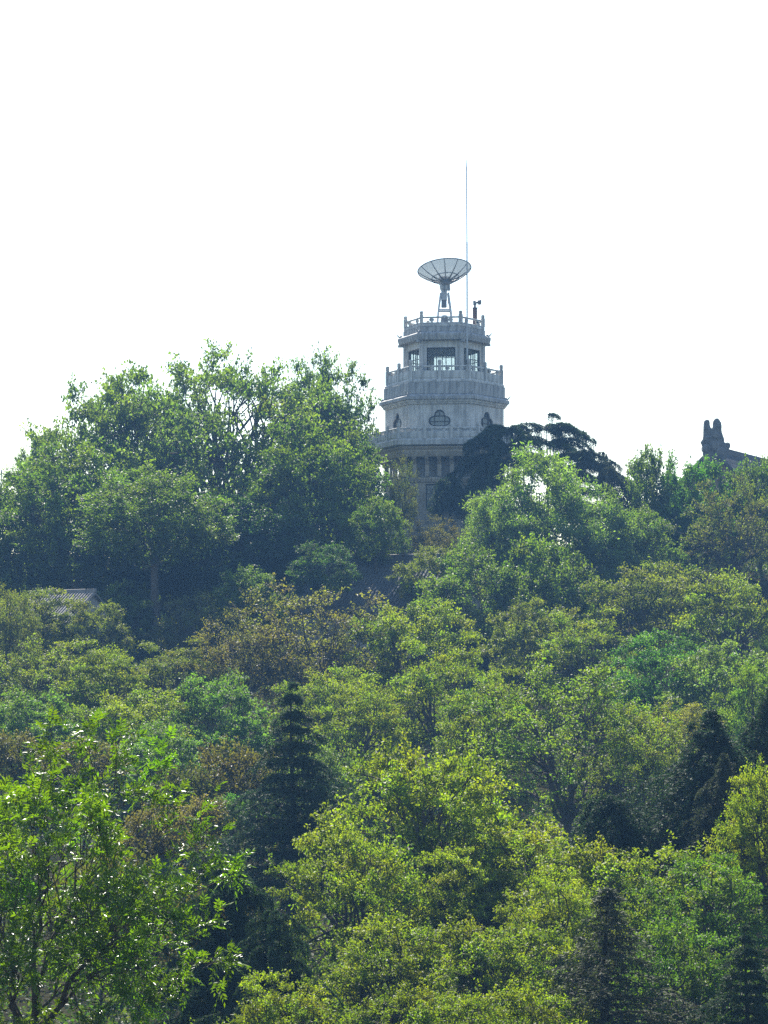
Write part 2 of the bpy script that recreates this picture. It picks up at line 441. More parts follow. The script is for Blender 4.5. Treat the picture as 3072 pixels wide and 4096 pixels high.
VAR = {}
def variant(k):
    if k in VAR: return VAR[k]
    kind, i = k.split('_'); i = int(i)
    if kind == 'locust':  # layered yellow-green crowns
        VAR[k] = make_crown(100+i, rx=3.3, h=4.6, n=92, cr=.72, flat=.4, tw=14, lt=17, ll=.125, lw=.075, droop=.45, limbs=6, upr=.45, rin=.5, bot=.42, lobe=.34, gap=.8, limb_r=.13, hue=.025)
    elif kind == 'round':
        VAR[k] = make_crown(200+i, rx=3.2, h=5.0, lobe=.3, n=105, cr=.68, flat=.65, tw=14, lt=17, ll=.13, lw=.085, droop=.2, limbs=7, upr=.6, rin=.5, hue=.02)
    elif kind == 'vase':
        VAR[k] = make_crown(300+i, rx=3.2, h=5.6, n=140, cr=.58, flat=1.0, tw=11, lt=16, ll=.09, lw=.055, droop=.2, limbs=8, upr=.95, rin=.5, bot=.5, gap=.85, hue=.025, limb_r=.085)
    elif kind == 'plane':
        VAR[k] = make_crown(400+i, rx=6.0, h=8.6, n=190, cr=1.05, flat=.7, tw=14, lt=16, ll=.18, lw=.135, droop=.3, limbs=7, upr=.7, rin=.42, lobe=.14, hue=.02, twr=.017, limb_r=.1, skip=1)
    elif kind == 'broad':  # very large open crown against the sky
        VAR[k] = make_crown(500+i, rx=9.5, h=11, n=300, cr=1.15, flat=.8, tw=13, lt=12, ll=.19, lw=.145, droop=.3, limbs=9, upr=.9, rin=.4, lobe=.07, hue=.02, twr=.02, limb_r=.1, skip=1)
    elif kind == 'feather':
        VAR[k] = make_crown(600+i, rx=4.6, h=7.6, n=150, cr=.85, flat=.7, tw=12, lt=17, ll=.23, lw=.085, droop=.35, limbs=7, upr=.75, rin=.4, hue=.015, upn=1.1)
    elif kind == 'bud':
        VAR[k] = make_crown(700+i, rx=3.4, h=4.6, n=120, cr=.66, flat=.6, tw=12, lt=10, ll=.095, lw=.06, droop=.1, limbs=7, upr=.6, rin=.25, hue=.035, twr=.014, limb_r=.11, skip=1)
    elif kind == 'shoot':
        VAR[k] = make_crown(800+i, rx=3.4, h=5.4, n=110, cr=.75, flat=.8, tw=12, lt=17, ll=.16, lw=.115, droop=.25, limbs=6, upr=.8, rin=.35, hue=.02, spike=.3)
    elif kind == 'shrub':
        VAR[k] = make_crown(900+i, rx=1.6, h=2.0, n=42, cr=.5, flat=.9, tw=9, lt=14, ll=.11, lw=.07, droop=.1, limbs=6, upr=.9, rin=.3, bot=.9, hue=.03, limb_r=.035)
    elif kind == 'near':   # closer trees, smaller finer leaves
        VAR[k] = make_crown(1000+i, rx=3.2, h=4.6, n=120, cr=.58, flat=.42, tw=15, lt=20, ll=.105, lw=.062, droop=.45, limbs=6, upr=.5, rin=.48, bot=.42, lobe=.36, gap=.85, hue=.025, twr=.009, limb_r=.145, spike=.14)
    elif kind == 'wing':
        VAR[k] = make_crown(1100+i, rx=2.9, h=5.0, n=95, cr=.52, flat=.8, tw=8, lt=4, ll=.098, lw=.034, droop=.25, limbs=7, upr=.9, rin=.25, bot=.85, fork=(-.75, 0), twr=.007, limb_r=.05, leafm='gloss_leaf', pinnate=11, hue=.015, upn=.9, spike=.25)
    elif kind == 'cone':
        VAR[k] = make_cedar(1200+i, H=8.5, Rb=4.2, nb=135, prof=1.4, tiers=14, rise=.16, droop=.62, hang=.42, per=20, tip=.12, nl=.12, nw=.035)
    elif kind == 'weep':
        VAR[k] = make_cedar(1300+i, H=6.5, Rb=3.2, nb=140, prof=.95, rise=.35, droop=1.15, hang=.8, per=18, tip=.1, nl=.12, nw=.035)
    elif kind == 'spread':
        VAR[k] = make_cedar(1400+i, H=7.0, Rb=5.2, nb=56, prof=.55, rise=.34, droop=.75, hang=.85, bl=.075, per=16, tip=.3, nl=.17, nw=.045, side=.55)
    elif kind == 'layer':
        VAR[k] = make_cedar(1450+i, H=7.0, Rb=6.6, nb=34, prof=.42, tiers=7, tmax=.93, rise=.20, droop=.60, hang=.56, bl=.06, per=17, bare=.42, tip=.3, nl=.15, nw=.04, side=.45, bias=(.3, .75, .6)[i])
    elif kind == 'dome':
        VAR[k] = make_cedar(1500+i, H=2.6, Rb=1.5, nb=110, prof=.4, rise=.6, droop=1.6, hang=.8, per=20, tip=.3, bare=.2, nl=.12, nw=.035)
    elif kind == 'thin':
        VAR[k] = make_cedar(1600+i, H=6.0, Rb=2.0, nb=120, prof=1.0, rise=.15, droop=.5, hang=.35, per=10, tip=.12, nl=.10, nw=.026)
    return VAR[k]

rng = random.Random(11)
def trunk_mesh(base, top, r0, r1, seed):
    g = np.random.default_rng(seed); K = 9; s = np.linspace(0, 1, K)[:, None]
    P = np.array(base)*(1-s) + np.array(top)*s
    L = float(np.linalg.norm(np.array(top)-np.array(base)))
    P[1:-1, :2] += np.cumsum(g.normal(size=(K-2, 2))*.015*L, 0)*np.sin(np.pi*s[1:-1])
    rad = r0*(1-s[:, 0]) + r1*s[:, 0]; rad[0] *= 1.45; rad[1] *= 1.1
    V, Fc = tubes_geo(P[None], rad[None], 9)
    return np_mesh('trunk', V, Fc, M['bark'], smooth=True)

def plant(name, var, px, ytop, hw, ybot, D, color, label, cat='tree', group=None, rz=None, trunk=True, forkdx=0):
    v = variant(var)
    top = at(px, ytop, D); bot = at(px, ybot, D)
    if D < 162 and var.split('_')[0] in ('locust', 'round', 'vase', 'near', 'bud', 'shoot'): hw *= 1.15
    rx = hw/F*D; h = top.z - bot.z
    gz = float(terrain(np.array(bot.x), np.array(D)))
    o = empty(name, (bot.x, D, gz)); tag(o, label, cat, group)
    rz = rng.uniform(0, 6.28) if rz is None else rz
    sc = (rx/v['rx'], rx/v['rx'], h/v['h'])
    zc = bot.z - gz
    for nm, me in (('crown', v['leaf']), ('branches', v['branch'])):
        c = link(nm, me, None, o, (0, 0, zc), rz); c.scale = sc; c.color = (*color, 1)
    if trunk and zc > .3:
        fx = v['fork'][0]*sc[0]
        fp = (fx*math.cos(rz), fx*math.sin(rz), zc+.1)
        r1 = max(v['fr']*sc[0]*1.25, .05)
        bx = fp[0]+rng.uniform(-.25, .25)+forkdx
        link('trunk', trunk_mesh((bx, fp[1], -.3), fp, r1*1.35, r1, rng.randrange(9999)), None, o)
    return o

# ------------------------------------------------------------------ the tower
TD = 190.0
TP_ = at(1778, 2212, TD); TZ = 26.0
TH = R(-6.5)
def hz(y):                       # height in the tower for a row measured on its side silhouette
    return at(1778, 980 + y*.42194, TD).z - TZ
tower = empty('stone_tower', (TP_.x, TD, TZ), TH)
tag(tower, 'tall grey hexagonal stone tower with balconies rising behind the trees', 'tower')
H6 = math.cos(math.pi/6)
def hexpart(name, prof, mat, bevel=0):
    return MB().lathe(prof, 6).build(name, mat, tower, bevel=bevel)
def vert(Rr, k):                 # hexagon corner k (corner 0 = left of the front face)
    a = R(-30 + 60*k); return Vector((Rr*math.sin(a), -Rr*math.cos(a), 0)), a
_cache = {}
def shared(key, fn):
    if key not in _cache: _cache[key] = fn()
    return _cache[key]
def ring_band(name, Rr, z0, z1, nb, mat, depth=.22, off=0):
    """a course of separate blocks round the six faces"""
    for k in range(6):
        W = Rr; bw = W/nb
        for i in range(nb):
            me = shared((name, round(bw, 3), round(z1-z0, 3)), lambda: MB().box((0, 0, 0), (bw-.02, depth, z1-z0-.012)).mesh(name, .012))
            x = -W/2 + bw*(i+.5); ap = Rr*H6 - depth/2 + random.Random(k*10+i+nb).uniform(-.008, .008)
            a = R(60*k)
            link(name, me, mat, tower, (x*math.cos(a)+ap*math.sin(a), x*math.sin(a)-ap*math.cos(a), (z0+z1)/2), a)
def post_mesh(h, wd):
    m = MB(); m.box((0, 0, h*.36), (wd, wd, h*.72)); m.box((0, 0, h*.745), (wd*.78, wd*.78, h*.05))
    m.lathe([(wd*.44, h*.77), (wd*.56, h*.80), (wd*.57, h*.95), (wd*.46, h)], 10)
    return m.mesh('post', 0)
def cloud_mesh(hh):
    m = MB()
    for x, z, r in ((0, .32, .085), (-.1, .62, .07), (.1, .62, .07), (0, .8, .09)):
        m.tube([(x, -.05, z*hh), (x, .05, z*hh)], r*hh/.24, 10)
    m.box((0, 0, hh*.5), (.06, .085, hh*1.02))
    return m.mesh('cloud_support')
def railing(Rr, z0, h, nb, wd=.22, panel=.45, clouds=2, rail=.67):
    """posts, handrails, cloud supports and panels round one balcony"""
    W = Rr; bw = W/nb
    for k in range(6):
        a = R(60*k); ap = Rr*H6
        def pos(x, z, dz=0): return (x*math.cos(a)+ap*math.sin(a), x*math.sin(a)-ap*math.cos(a), z)
        for i in range(nb):
            x0 = -W/2 + bw*i
            link('post', shared(('post', h, wd), lambda: post_mesh(h, wd)), M['stone'], tower, pos(x0, z0), a)
            xc = x0 + bw/2; L = bw - wd - .004
            link('handrail', shared(('rail', round(L, 3)), lambda: MB().box((0, 0, 0), (L, .13, .12)).mesh('handrail', .025)), M['stone'], tower, pos(xc, z0+h*rail), a)
            ph = h*panel
            def pan():
                m = MB(); m.box((0, 0, ph/2), (L, .11, ph)); m.box((0, -.065, ph*.5), (L*.82, .03, ph*.62)); return m.mesh('panel', .01)
            link('panel', shared(('panel', round(L, 3), round(ph, 3)), pan), M['stone'], tower, pos(xc, z0), a)
            oh = h*rail - .06 - ph
            for c in range(clouds):
                cx = xc + (c-(clouds-1)/2)*L/clouds*1.05
                link('cloud_support', shared(('cloud', round(oh, 3)), lambda: cloud_mesh(oh)), M['stone'], tower, pos(cx, z0+ph), a)
def face_panel(name, Rr, z0, z1, hole, mat, th=.32):
    out = []
    ap = Rr*H6
    me = shared((name, z0), lambda: holed_panel([(-Rr/2, 0), (Rr/2, 0), (Rr/2, z1-z0), (-Rr/2, z1-z0)], hole, -ap, -ap+th).mesh(name))
    for k in range(6): out.append(link(name, me, mat, tower, (0, 0, z0), R(60*k)))
    return out

# lower storey
LW = 4.42
z_l0, z_l1 = -.6, hz(2290)
wz0 = hz(2290 + 250); wz1 = hz(2305)
lower = face_panel('lower_wall', LW, z_l0, z_l1, [(-.98, wz0-z_l0), (-.98, wz1-z_l0), (.98, wz1-z_l0), (.98, wz0-z_l0)], M['stone_warm'])
hexpart('base_course', [(LW+.25, -.6), (LW+.25, hz(2700)), (LW+.12, hz(2690)), (LW+.1, hz(2690)+.02)], M['stone_warm'])
hexpart('lower_moulding', [(LW+.02, hz(2292)), (LW+.12, hz(2285)), (LW+.2, hz(2262)), (LW+.2, hz(2245)), (LW+.06, hz(2240))], M['stone_warm'])
def rect_window(parent, w_, h_, ap, z, nm=2, glass='dark_glass', transom=True):
    m = MB(); t = .07
    for x in (-w_/2+t/2, w_/2-t/2): m.box((x, 0, h_/2), (t, .08, h_))
    for zz in (t/2, h_-t/2): m.box((0, 0, zz), (w_-2*t, .078, t))
    f = m.build('window_frame', M['frame'], parent, (0, -ap, z))
    for i in range(nm):
        x = -w_/2 + w_*(i+1)/(nm+1); MB().box((x, 0, h_/2), (.055, .06, h_-2*t)).build('mullion', M['frame'], f)
    if transom: MB().box((0, .0, h_*.62), (w_-2*t, .05, .05)).build('transom', M['frame'], f)
    for i in range(nm+1):
        x = -w_/2 + w_*(i+.5)/(nm+1); MB().box((x, .02, h_/2), (w_/(nm+1)-.06, .012, h_-2*t)).build('pane', M[glass], f)
    return f
for k, wl in enumerate(lower):
    f = rect_window(tower, 1.96, wz1-wz0, LW*H6-.17, wz0, 2)
    f.rotation_euler[2] = R(60*k); a = R(60*k); ap = LW*H6-.17
    f.location = (ap*math.sin(a), -ap*math.cos(a), wz0)
# bracket storey
hexpart('gallery_wall', [(LW-1.1, hz(2238)), (LW-1.1, hz(2056))], M['stone_dark'])
def bracket_mesh():
    hh = hz(2056)-hz(2236); m = MB(); w_ = .14
    pr = [(0, 0), (.2, 0), (.24, .05), (.22, .16), (.13, .3), (.12, .62), (.3, .8), (.52, .9), (.62, 1), (0, 1)]
    vs = [(-w_, -y, z*hh) for y, z in pr] + [(w_, -y, z*hh) for y, z in pr]; n = len(pr)
    return m.poly(vs, [tuple(range(n)), tuple(range(2*n-1, n-1, -1))] + [(i, (i+1) % n, n+(i+1) % n, n+i) for i in range(n)]).mesh('bracket')
bm_ = bracket_mesh()
for k in range(6):
    a = R(60*k); ap = (LW-.05)*H6 - .01
    for i in range(5):
        x = -LW/2 + LW*(i+.5)/5
        link('bracket', bm_, M['stone_warm'], tower, (x*math.cos(a)+ap*math.sin(a), x*math.sin(a)-ap*math.cos(a), hz(2236)), a)
hexpart('lower_cornice', [(5.10, hz(2055)), (5.18, hz(2040)), (5.3, hz(2010)), (5.3, hz(1995)), (5.48, hz(1975)), (5.48, hz(1962))], M['stone_warm'])
hexpart('lower_ledge', [(5.62, hz(1958)), (5.80, hz(1950)), (5.80, hz(1905)), (5.7, hz(1893))], M['stone'])
railing(5.63, hz(1893), 1.08, 3, .22, .46, 2)
# trefoil storey
BW = 4.32; b0, b1 = hz(1900), hz(1562)
tz = hz(1784-15) - b0
def trefoil(s=1.0, n=64):
    pts = []
    for i in range(n):
        an = 2*math.pi*i/n; dx, dz = math.cos(an), math.sin(an); best = 0
        for j in range(1, 200):
            r = j*.008; x, z = r*dx, .48 + r*dz
            ok = (abs(x) < .42 and 0 < z < .8) or (x*x+(z-.80)**2 < .38**2) or ((abs(x)-.43)**2+(z-.37)**2 < .36**2 and z > 0)
            if ok: best = r
        pts.append((best*dx*s, .48 + best*dz*s))
    return pts
T0 = [(x, z+tz+.02) for x, z in trefoil()]
face_panel('trefoil_wall', BW, b0, b1, T0, M['stone'])
def trefoil_frame():
    o = trefoil(); i_ = trefoil(.86)
    return holed_panel(o, i_, -.04, .04).mesh('window_frame')
for k in range(6):
    a = R(60*k); ap = BW*H6 - .14
    f = link('window_frame', shared('tf', trefoil_frame), M['frame'], tower, (ap*math.sin(a), -ap*math.cos(a), b0+tz+.02), a)
    for x in (-.36, .36): link('mullion', shared('tfm', lambda: MB().box((0, 0, .36), (.06, .07, .7)).mesh('mullion')), M['frame'], f, (x, 0, .03))
    link('mullion', shared('tfc', lambda: MB().box((0, 0, .95), (.05, .06, .4)).mesh('mullion')), M['frame'], f)
    link('transom', shared('tft', lambda: MB().box((0, 0, .74), (1.1, .072, .07)).mesh('transom')), M['frame'], f)
    link('transom', shared('tft2', lambda: MB().box((0, 0, .35), (1.48, .05, .05)).mesh('transom')), M['frame'], f)
    def pn():
        p = [(x*.9, z) for x, z in trefoil(.93)]; n = len(p)
        return MB().poly([(x, .03, z) for x, z in p], [tuple(range(n))]).mesh('pane')
    link('pane', shared('tfp', pn), M['dark_glass'], f)
    # square opening frame moulding, proud of the wall
hexpart('inner_floor', [(BW-.4, b0-.1), (BW-.4, b0+.1)], M['stone_dark'])
hexpart('inner_core', [(2.2, b0+.1), (2.2, b1)], M['stone_dark'])
hexpart('string_course', [(BW+.03, hz(1798)), (BW+.06, hz(1794)), (BW+.06, hz(1786)), (BW+.03, hz(1784))], M['stone'])
# main eave
hexpart('eave_moulding', [(4.40, b1), (4.46, hz(1556)), (4.50, hz(1542)), (4.56, hz(1540)), (4.62, hz(1524)), (4.62, hz(1521))], M['stone'])
hexpart('main_eave', [(4.70, hz(1520)), (4.74, hz(1516)), (4.74, hz(1489)), (4.70, hz(1486)), (4.36, hz(1464))], M['stone_dark'])
hexpart('band_core', [(4.3, hz(1466)), (4.3, hz(1356))], M['stone_dark'])
ring_band('stone_block', 4.42, hz(1465), hz(1357), 3, M['stone_dark'])
hexpart('balcony_base', [(4.34, hz(1355)), (4.36, hz(1351)), (4.36, hz(1338)), (4.28, hz(1330))], M['stone'])
railing(4.14, hz(1330), 1.42, 2, .235, .46, 2)
# lookout room
UW = 2.84; u0, u1 = hz(1330), hz(945)
oz0, oz1 = hz(1262)-u0, hz(1012)-u0
face_panel('room_wall', UW, u0, u1, [(-1.03, oz0), (-1.03, oz1), (1.03, oz1), (1.03, oz0)], M['stone'], .26)
for k in range(6):
    a = R(60*k); ap = UW*H6-.16
    f = rect_window(tower, 2.05, oz1-oz0-.01, 0, 0, 2, 'glass', True)
    f.location = (ap*math.sin(a), -ap*math.cos(a), u0+oz0+.005); f.rotation_euler[2] = a
    p, ang = vert(UW+.03, k)
    MB().lathe([(.17, 0), (.17, u1-u0-.005)], 8).build('corner_column', M['stone'], tower, (p.x*.985, p.y*.985, u0))
    MB().box((0, -.02, 0), (.2, .62, .16)).build('corner_beam', M['stone_dark'], tower, (p.x*1.06, p.y*1.06, u1-.085), ang)
hexpart('room_ceiling', [(2.5, u1-.02), (2.5, u1+.1)], M['stone_dark'])
hexpart('upper_eave', [(3.29, hz(945)), (3.32, hz(942)), (3.40, hz(906)), (3.40, hz(888)), (3.37, hz(884)), (2.97, hz(862))], M['stone_dark'])
hexpart('upper_band_core', [(2.88, hz(864)), (2.88, hz(816))], M['stone_dark'])
ring_band('stone_block', 2.99, hz(863), hz(817), 2, M['stone_dark'], .18)
hexpart('roof_deck', [(2.92, hz(816)), (2.95, hz(812)), (2.95, hz(794)), (2.9, hz(788))], M['stone'])
railing(2.82, hz(788), .90, 1, .23, .10, 2, .50)
# curled corner ornaments of both eaves
def curl_mesh():
    pts = []
    for i in range(11):
        s_ = i/10; pts.append((0, -.05-.28*s_, .02+.10*s_+.16*s_*s_*(1 if s_ < .8 else .9)))
    m = MB().tube(pts, [.07-.045*i/10 for i in range(11)], 7)
    m.tube([(-.05, .02, .06), (.05, .02, .06)], .10, 10)
    return m.mesh('eave_ornament')
cm = curl_mesh()
for Rr, z in ((3.16, hz(876)), (4.5, hz(1476))):
    for k in range(6):
        p, ang = vert(Rr, k); link('eave_ornament', cm, M['stone_dark'], tower, (p.x, p.y, z), ang)

# dish on the roof deck
DZ = hz(788) + TZ + .0
dish = empty('satellite_dish', (TP_.x+.03, TD, DZ)); tag(dish, 'large grey mesh satellite dish tilted skyward on top of the tower', 'dish')
def dz_(y): return hz(y) + TZ - DZ
tilt = Matrix.Translation((0, 0, dz_(232))) @ Matrix.Rotation(R(-5), 4, 'Y') @ Matrix.Rotation(R(-15), 4, 'X')
DR, DEP = 1.96, .92
def dp(r, an, off=0): return tilt @ Vector((r*math.cos(an), r*math.sin(an), -DEP + DEP*(r/DR)**2 - off))
for i in range(12):
    a0, a1 = 2*math.pi*i/12, 2*math.pi*(i+1)/12; vs, fs = [], []
    rr = [.34, .6, .9, 1.2, 1.55, 1.93]; aa = [a0+(a1-a0)*j/4 for j in range(5)]
    for r in rr:
        for an in aa: vs.append(dp(r, an))
    for p in range(5):
        for q in range(4): fs.append((p*5+q, p*5+q+1, p*5+q+6, p*5+q+5))
    MB().poly(vs, fs).build('mesh_panel', M['mesh'], dish, smooth=True)
    m = MB()
    m.tube([dp(r, a0, .02) for r in rr], [.05, .045, .04, .035, .03, .025], 5)
    m.tube([dp(r, a0, .02+.22*(1-r/1.3)) for r in (.34, .6, .9, 1.2)], .022, 5)
    m.build('rib', M['metal_dark'], dish)
MB().tube([dp(1.95, 2*math.pi*i/48) for i in range(49)], .04, 6, False).build('rim', M['metal_dark'], dish)
MB().tube([dp(1.0, 2*math.pi*i/36, .03) for i in range(37)], .03, 5, False).build('ring', M['metal_dark'], dish)
MB().poly([tuple(dp(.34, 2*math.pi*i/16)) for i in range(16)] + [tuple(dp(.3, 2*math.pi*i/16, .3)) for i in range(16)],
          [tuple(range(16)), tuple(range(31, 15, -1))] + [(i, (i+1) % 16, 16+(i+1) % 16, 16+i) for i in range(16)]).build('hub', M['metal_dark'], dish)
zt_ = dz_(305)
MB().lathe([(.30, dz_(430)), (.36, dz_(400)), (.38, dz_(330)), (.42, zt_)], 14, (0, .02, 0)).build('elevation_housing', M['metal'], dish)
MB().box((.3, -.05, dz_(405)), (.26, .34, .42), 0, .8).build('motor_box', M['metal'], dish, bevel=.03)
MB().tube([(-.12, -.38, dz_(318)), (.12, -.38, dz_(318))], .12, 12).build('elevation_bearing', M['metal_dark'], dish)
MB().tube([(-.02, -.42, dz_(330)), (-.02, -.36, dz_(450))], .045, 8).build('actuator_rod', M['metal_dark'], dish)
MB().box((-.03, 0, dz_(480)), (.42, .5, dz_(430)-dz_(530))).build('gear_box', M['metal'], dish, bevel=.02)
MB().box((-.04, -.1, dz_(565)), (.40, .42, dz_(535)-dz_(596)), 0, .95).build('motor_housing', M['metal_dark'], dish, bevel=.04)
MB().tube([(.26, -.2, dz_(370)), (.30, -.25, dz_(450)), (.22, -.22, dz_(600))], .018, 5).build('cable', M['metal_dark'], dish)
for sx in (-1, 1):
    for sy in (-1, 1):
        MB().tube([(sx*.54, sy*.54, 0), (sx*.46, sy*.46, dz_(640)), (sx*.27, sy*.27, dz_(460))], [.075, .07, .085], 6).build('leg', M['metal'], dish)
for sy in (-1, 1): MB().box((0, sy*.44, dz_(622)), (.86, .09, .11)).build('cross_bar', M['metal'], dish)
for sx in (-1, 1): MB().box((sx*.44, 0, dz_(622)), (.09, .8, .10)).build('cross_bar', M['metal'], dish)
MB().lathe([(.3, 0), (.3, dz_(720)), (.26, dz_(690)), (.18, dz_(668))], 12).build('base_drum', M['metal_dark'], dish)

# camera on a rusty pipe
cp = at(1450+1066*.42194, 1290, 190.2)
cc = empty('surveillance_camera', (cp.x, 190.2, DZ)); tag(cc, 'small camera with round head on a rusty pipe at the tower roof edge', 'camera')
MB().lathe([(.165, 0), (.165, dz_(598)), (.19, dz_(598)+.005), (.19, dz_(590))], 14).build('pipe', M['rust'], cc)
MB().lathe([(.08, dz_(590)), (.08, dz_(565)), (.11, dz_(563)), (.11, dz_(550))], 12).build('neck', M['metal_dark'], cc)
MB().box((-.03, 0, dz_(545)), (.2, .24, .32)).build('pan_head', M['metal_dark'], cc, bevel=.03)
MB().tube([(.08, 0, dz_(540)), (.2, 0, dz_(540)), (.24, 0, dz_(540)), (.44, 0, dz_(536)), (.47, 0, dz_(536))], [.07, .1, .19, .19, .15], 14).build('camera_housing', M['metal_dark'], cc, smooth=False)
MB().tube([(.1, -.1, dz_(560)), (.2, -.1, dz_(585)), (.19, -.08, dz_(600))], .012, 5).build('cable', M['metal_dark'], cc)

# lightning rod standing on a balcony post
p1, _ = vert(4.14, 1)
pw = Matrix.Rotation(TH, 3, 'Z') @ p1
rod = empty('lightning_rod', (TP_.x+pw.x-.10, TD+pw.y, TZ+hz(1330)+1.40)); tag(rod, 'very tall thin steel lightning rod rising past the satellite dish', 'lightning rod')
rz0 = rod.location.z; rD = rod.location.y
def rzz(y): return at(1859, y, rD).z - rz0
MB().tube([(0, 0, 0), (.0, 0, rzz(1332))], .062, 8).build('lower_tube', M['mast'], rod)
MB().tube([(0, 0, rzz(1332)), (0, 0, rzz(968))], .055, 8).build('middle_tube', M['mast'], rod)
MB().tube([(0, 0, rzz(968)), (-.02, 0, rzz(668))], .04, 8).build('upper_tube', M['mast'], rod)
MB().tube([(-.02, 0, rzz(668)), (-.02, 0, rzz(637))], [.034, .016], 8).build('tip', M['mast'], rod)
MB().lathe([(.11, 0), (.11, .05), (.07, .06)], 10).build('foot_plate', M['mast'], rod)

# ------------------------------------------------------------------ other buildings
def hall(name, label, loc, rz, L, W, wall_h, roof_h, over, tile, wall, pitch=.24, ornament=False, windows=(), cat='building', fence_wire=False, rs=1.0):
    o = empty(name, loc, rz); tag(o, label, cat)
    m = MB(); hw = W/2
    vs = [(0, -hw, -1), (0, hw, -1), (0, hw, wall_h), (0, 0, wall_h+roof_h-.15), (0, -hw, wall_h)]
    vs += [(L, y, z) for _, y, z in vs]
    wl = m.poly(vs, [(0, 1, 2, 3, 4), (9, 8, 7, 6, 5), (0, 4, 9, 5), (1, 6, 7, 2), (4, 3, 8, 9), (3, 2, 7, 8), (0, 5, 6, 1)]).build('wall', wall, o)
    sl_ = math.hypot(hw+over, roof_h*(hw+over)/hw); ang = math.atan2(roof_h, hw)
    for sgn in (-1, 1):
        m = MB(); t = .12
        zr = wall_h+roof_h; ye = sgn*(hw+over); ze = zr - roof_h*(hw+over)/hw
        vs = [(-over*.6, 0, zr), (L+over*.6, 0, zr), (L+over*.6, ye, ze), (-over*.6, ye, ze)]
        vs += [(x, y, z-t) for x, y, z in vs]
        rf = m.poly(vs, [(0, 1, 2, 3), (7, 6, 5, 4), (0, 4, 5, 1), (1, 5, 6, 2), (2, 6, 7, 3), (3, 7, 4, 0)]).build('roof_slope', tile, o)
        def row():
            mm = MB(); K = 7; r = pitch*.3
            a_ = [(r*math.cos(math.pi*i/(K-1)), r*.9*math.sin(math.pi*i/(K-1))) for i in range(K)]
            n_ = 10; vv, ff = [], []
            for j in range(n_*2):
                s_ = (j//2 + (j % 2))/n_*sl_; e = 1.0 if j % 2 else 1.14
                for x, z in a_: vv.append((x*e, sgn*s_*math.cos(ang) + sgn*z*e*math.sin(ang), -s_*math.sin(ang) + z*e*math.cos(ang)))
            for j in range(n_*2-1):
                for i in range(K-1): ff.append((j*K+i, j*K+i+1, (j+1)*K+i+1, (j+1)*K+i))
            return mm.poly(vv, ff).mesh('tile_row')
        rm = row(); k = int((L+over*1.2)/pitch)
        for i in range(k): link('tile_row', rm, tile, rf, (-over*.6 + pitch*(i+.5), 0, zr+.003))
    rd = MB().box((L/2, 0, wall_h+roof_h+.16*rs), (L+over*1.2+.1, .3*rs, .38*rs)).build('ridge', tile, o, bevel=.03)
    MB().tube([(-over*.6-.05, 0, wall_h+roof_h+.40*rs), (L+over*.6+.05, 0, wall_h+roof_h+.40*rs)], .12*rs, 8).build('ridge_cap', tile, rd)
    if ornament:
        for xx, s_ in ((-over*.6+.1, 1), (L+over*.6-.1, -1)):
            out = [(-.75, -1.4), (-.78, .35), (-.92, .55), (-.98, .75), (-.8, .8), (-.72, 1.2), (-.7, 1.75), (-.66, 2.45), (-.55, 2.62), (-.3, 2.64), (-.18, 2.5), (-.16, 2.02), (0, 1.78),
                   (.12, 1.95), (.1, 2.3), (.2, 2.62), (.42, 2.78), (.68, 2.6), (.86, 2.2), (.84, 1.6), (1.0, 1.1), (1.1, .85), (1.02, .6), (1.5, .65), (1.62, .3), (1.3, -.2), (1.1, -1.4)]
            n = len(out); th = .3
            m = MB(); vs = [(x*.9, -th, z*.9) for x, z in out] + [(x*.9, th, z*.9) for x, z in out]
            m.poly(vs, [tuple(range(n)), tuple(range(2*n-1, n-1, -1))] + [(i, (i+1) % n, n+(i+1) % n, n+i) for i in range(n)])
            orn = m.build('ridge_ornament', M['ornament'], rd, (xx, 0, wall_h+roof_h+.1), R(-64) if s_ > 0 else R(116), bevel=.09)
            m = MB()
            for x, z, r in ((-.3, .9, .34), (.35, 1.2, .3), (.2, .35, .42), (-.45, .1, .34), (.55, 2.1, .2), (.6, -.2, .4)):
                m.tube([(x, -th-.14, z*.9), (x, -th-.06, z*.9), (x, th+.06, z*.9), (x, th+.14, z*.9)], [r*.6, r, r, r*.6], 9)
            m.build('carved_scroll', M['ornament'], orn)
        # verge ridges
        for sgn in (-1, 1):
            MB().tube([(-over*.6, 0, wall_h+roof_h+.15), (-over*.6, sgn*(hw+over), wall_h+roof_h+.15-roof_h*(hw+over)/hw)], .15, 6).build('verge_ridge', tile, o)
    if fence_wire:
        m = MB()
        for i in range(16): m.tube([(1.2+i*1.7, 0, wall_h+roof_h+.5), (1.2+i*1.7, 0, wall_h+roof_h+.95)], .012, 4)
        m.tube([(.6, 0, wall_h+roof_h+1.1), (1.2, 0, wall_h+roof_h+.95), (L, 0, wall_h+roof_h+.95)], .012, 4)
        m.build('lightning_wire', M['metal_dark'], rd)
    for (x, z, w_, h_) in windows:
        f = rect_window(wl, w_, h_, 0, 0, 1, 'dark_glass', False); f.location = (x, -hw-.03, z)
    return o
g_ = at(2850, 1780, 204)
hall('temple_hall', 'tiled hall at the right edge with a two-horned ridge ornament', (g_.x, 204, 26), R(64), 30, 9.5, g_.z-26-5.1, 4.6, .5, M['tile'], M['brick'], .34, True, fence_wire=True)
g_ = at(1270, 2245, 166)
hall('low_hall', 'long low building with dark ribbed tile roof below the tower', (g_.x-.5, 166+2, terrain(0, 166)), R(-24), 10.5, 7.5, g_.z-float(terrain(0, 166))-3.0, 2.9, .5, M['tile'], M['plaster'], .26)
g_ = at(200, 2350, 158)
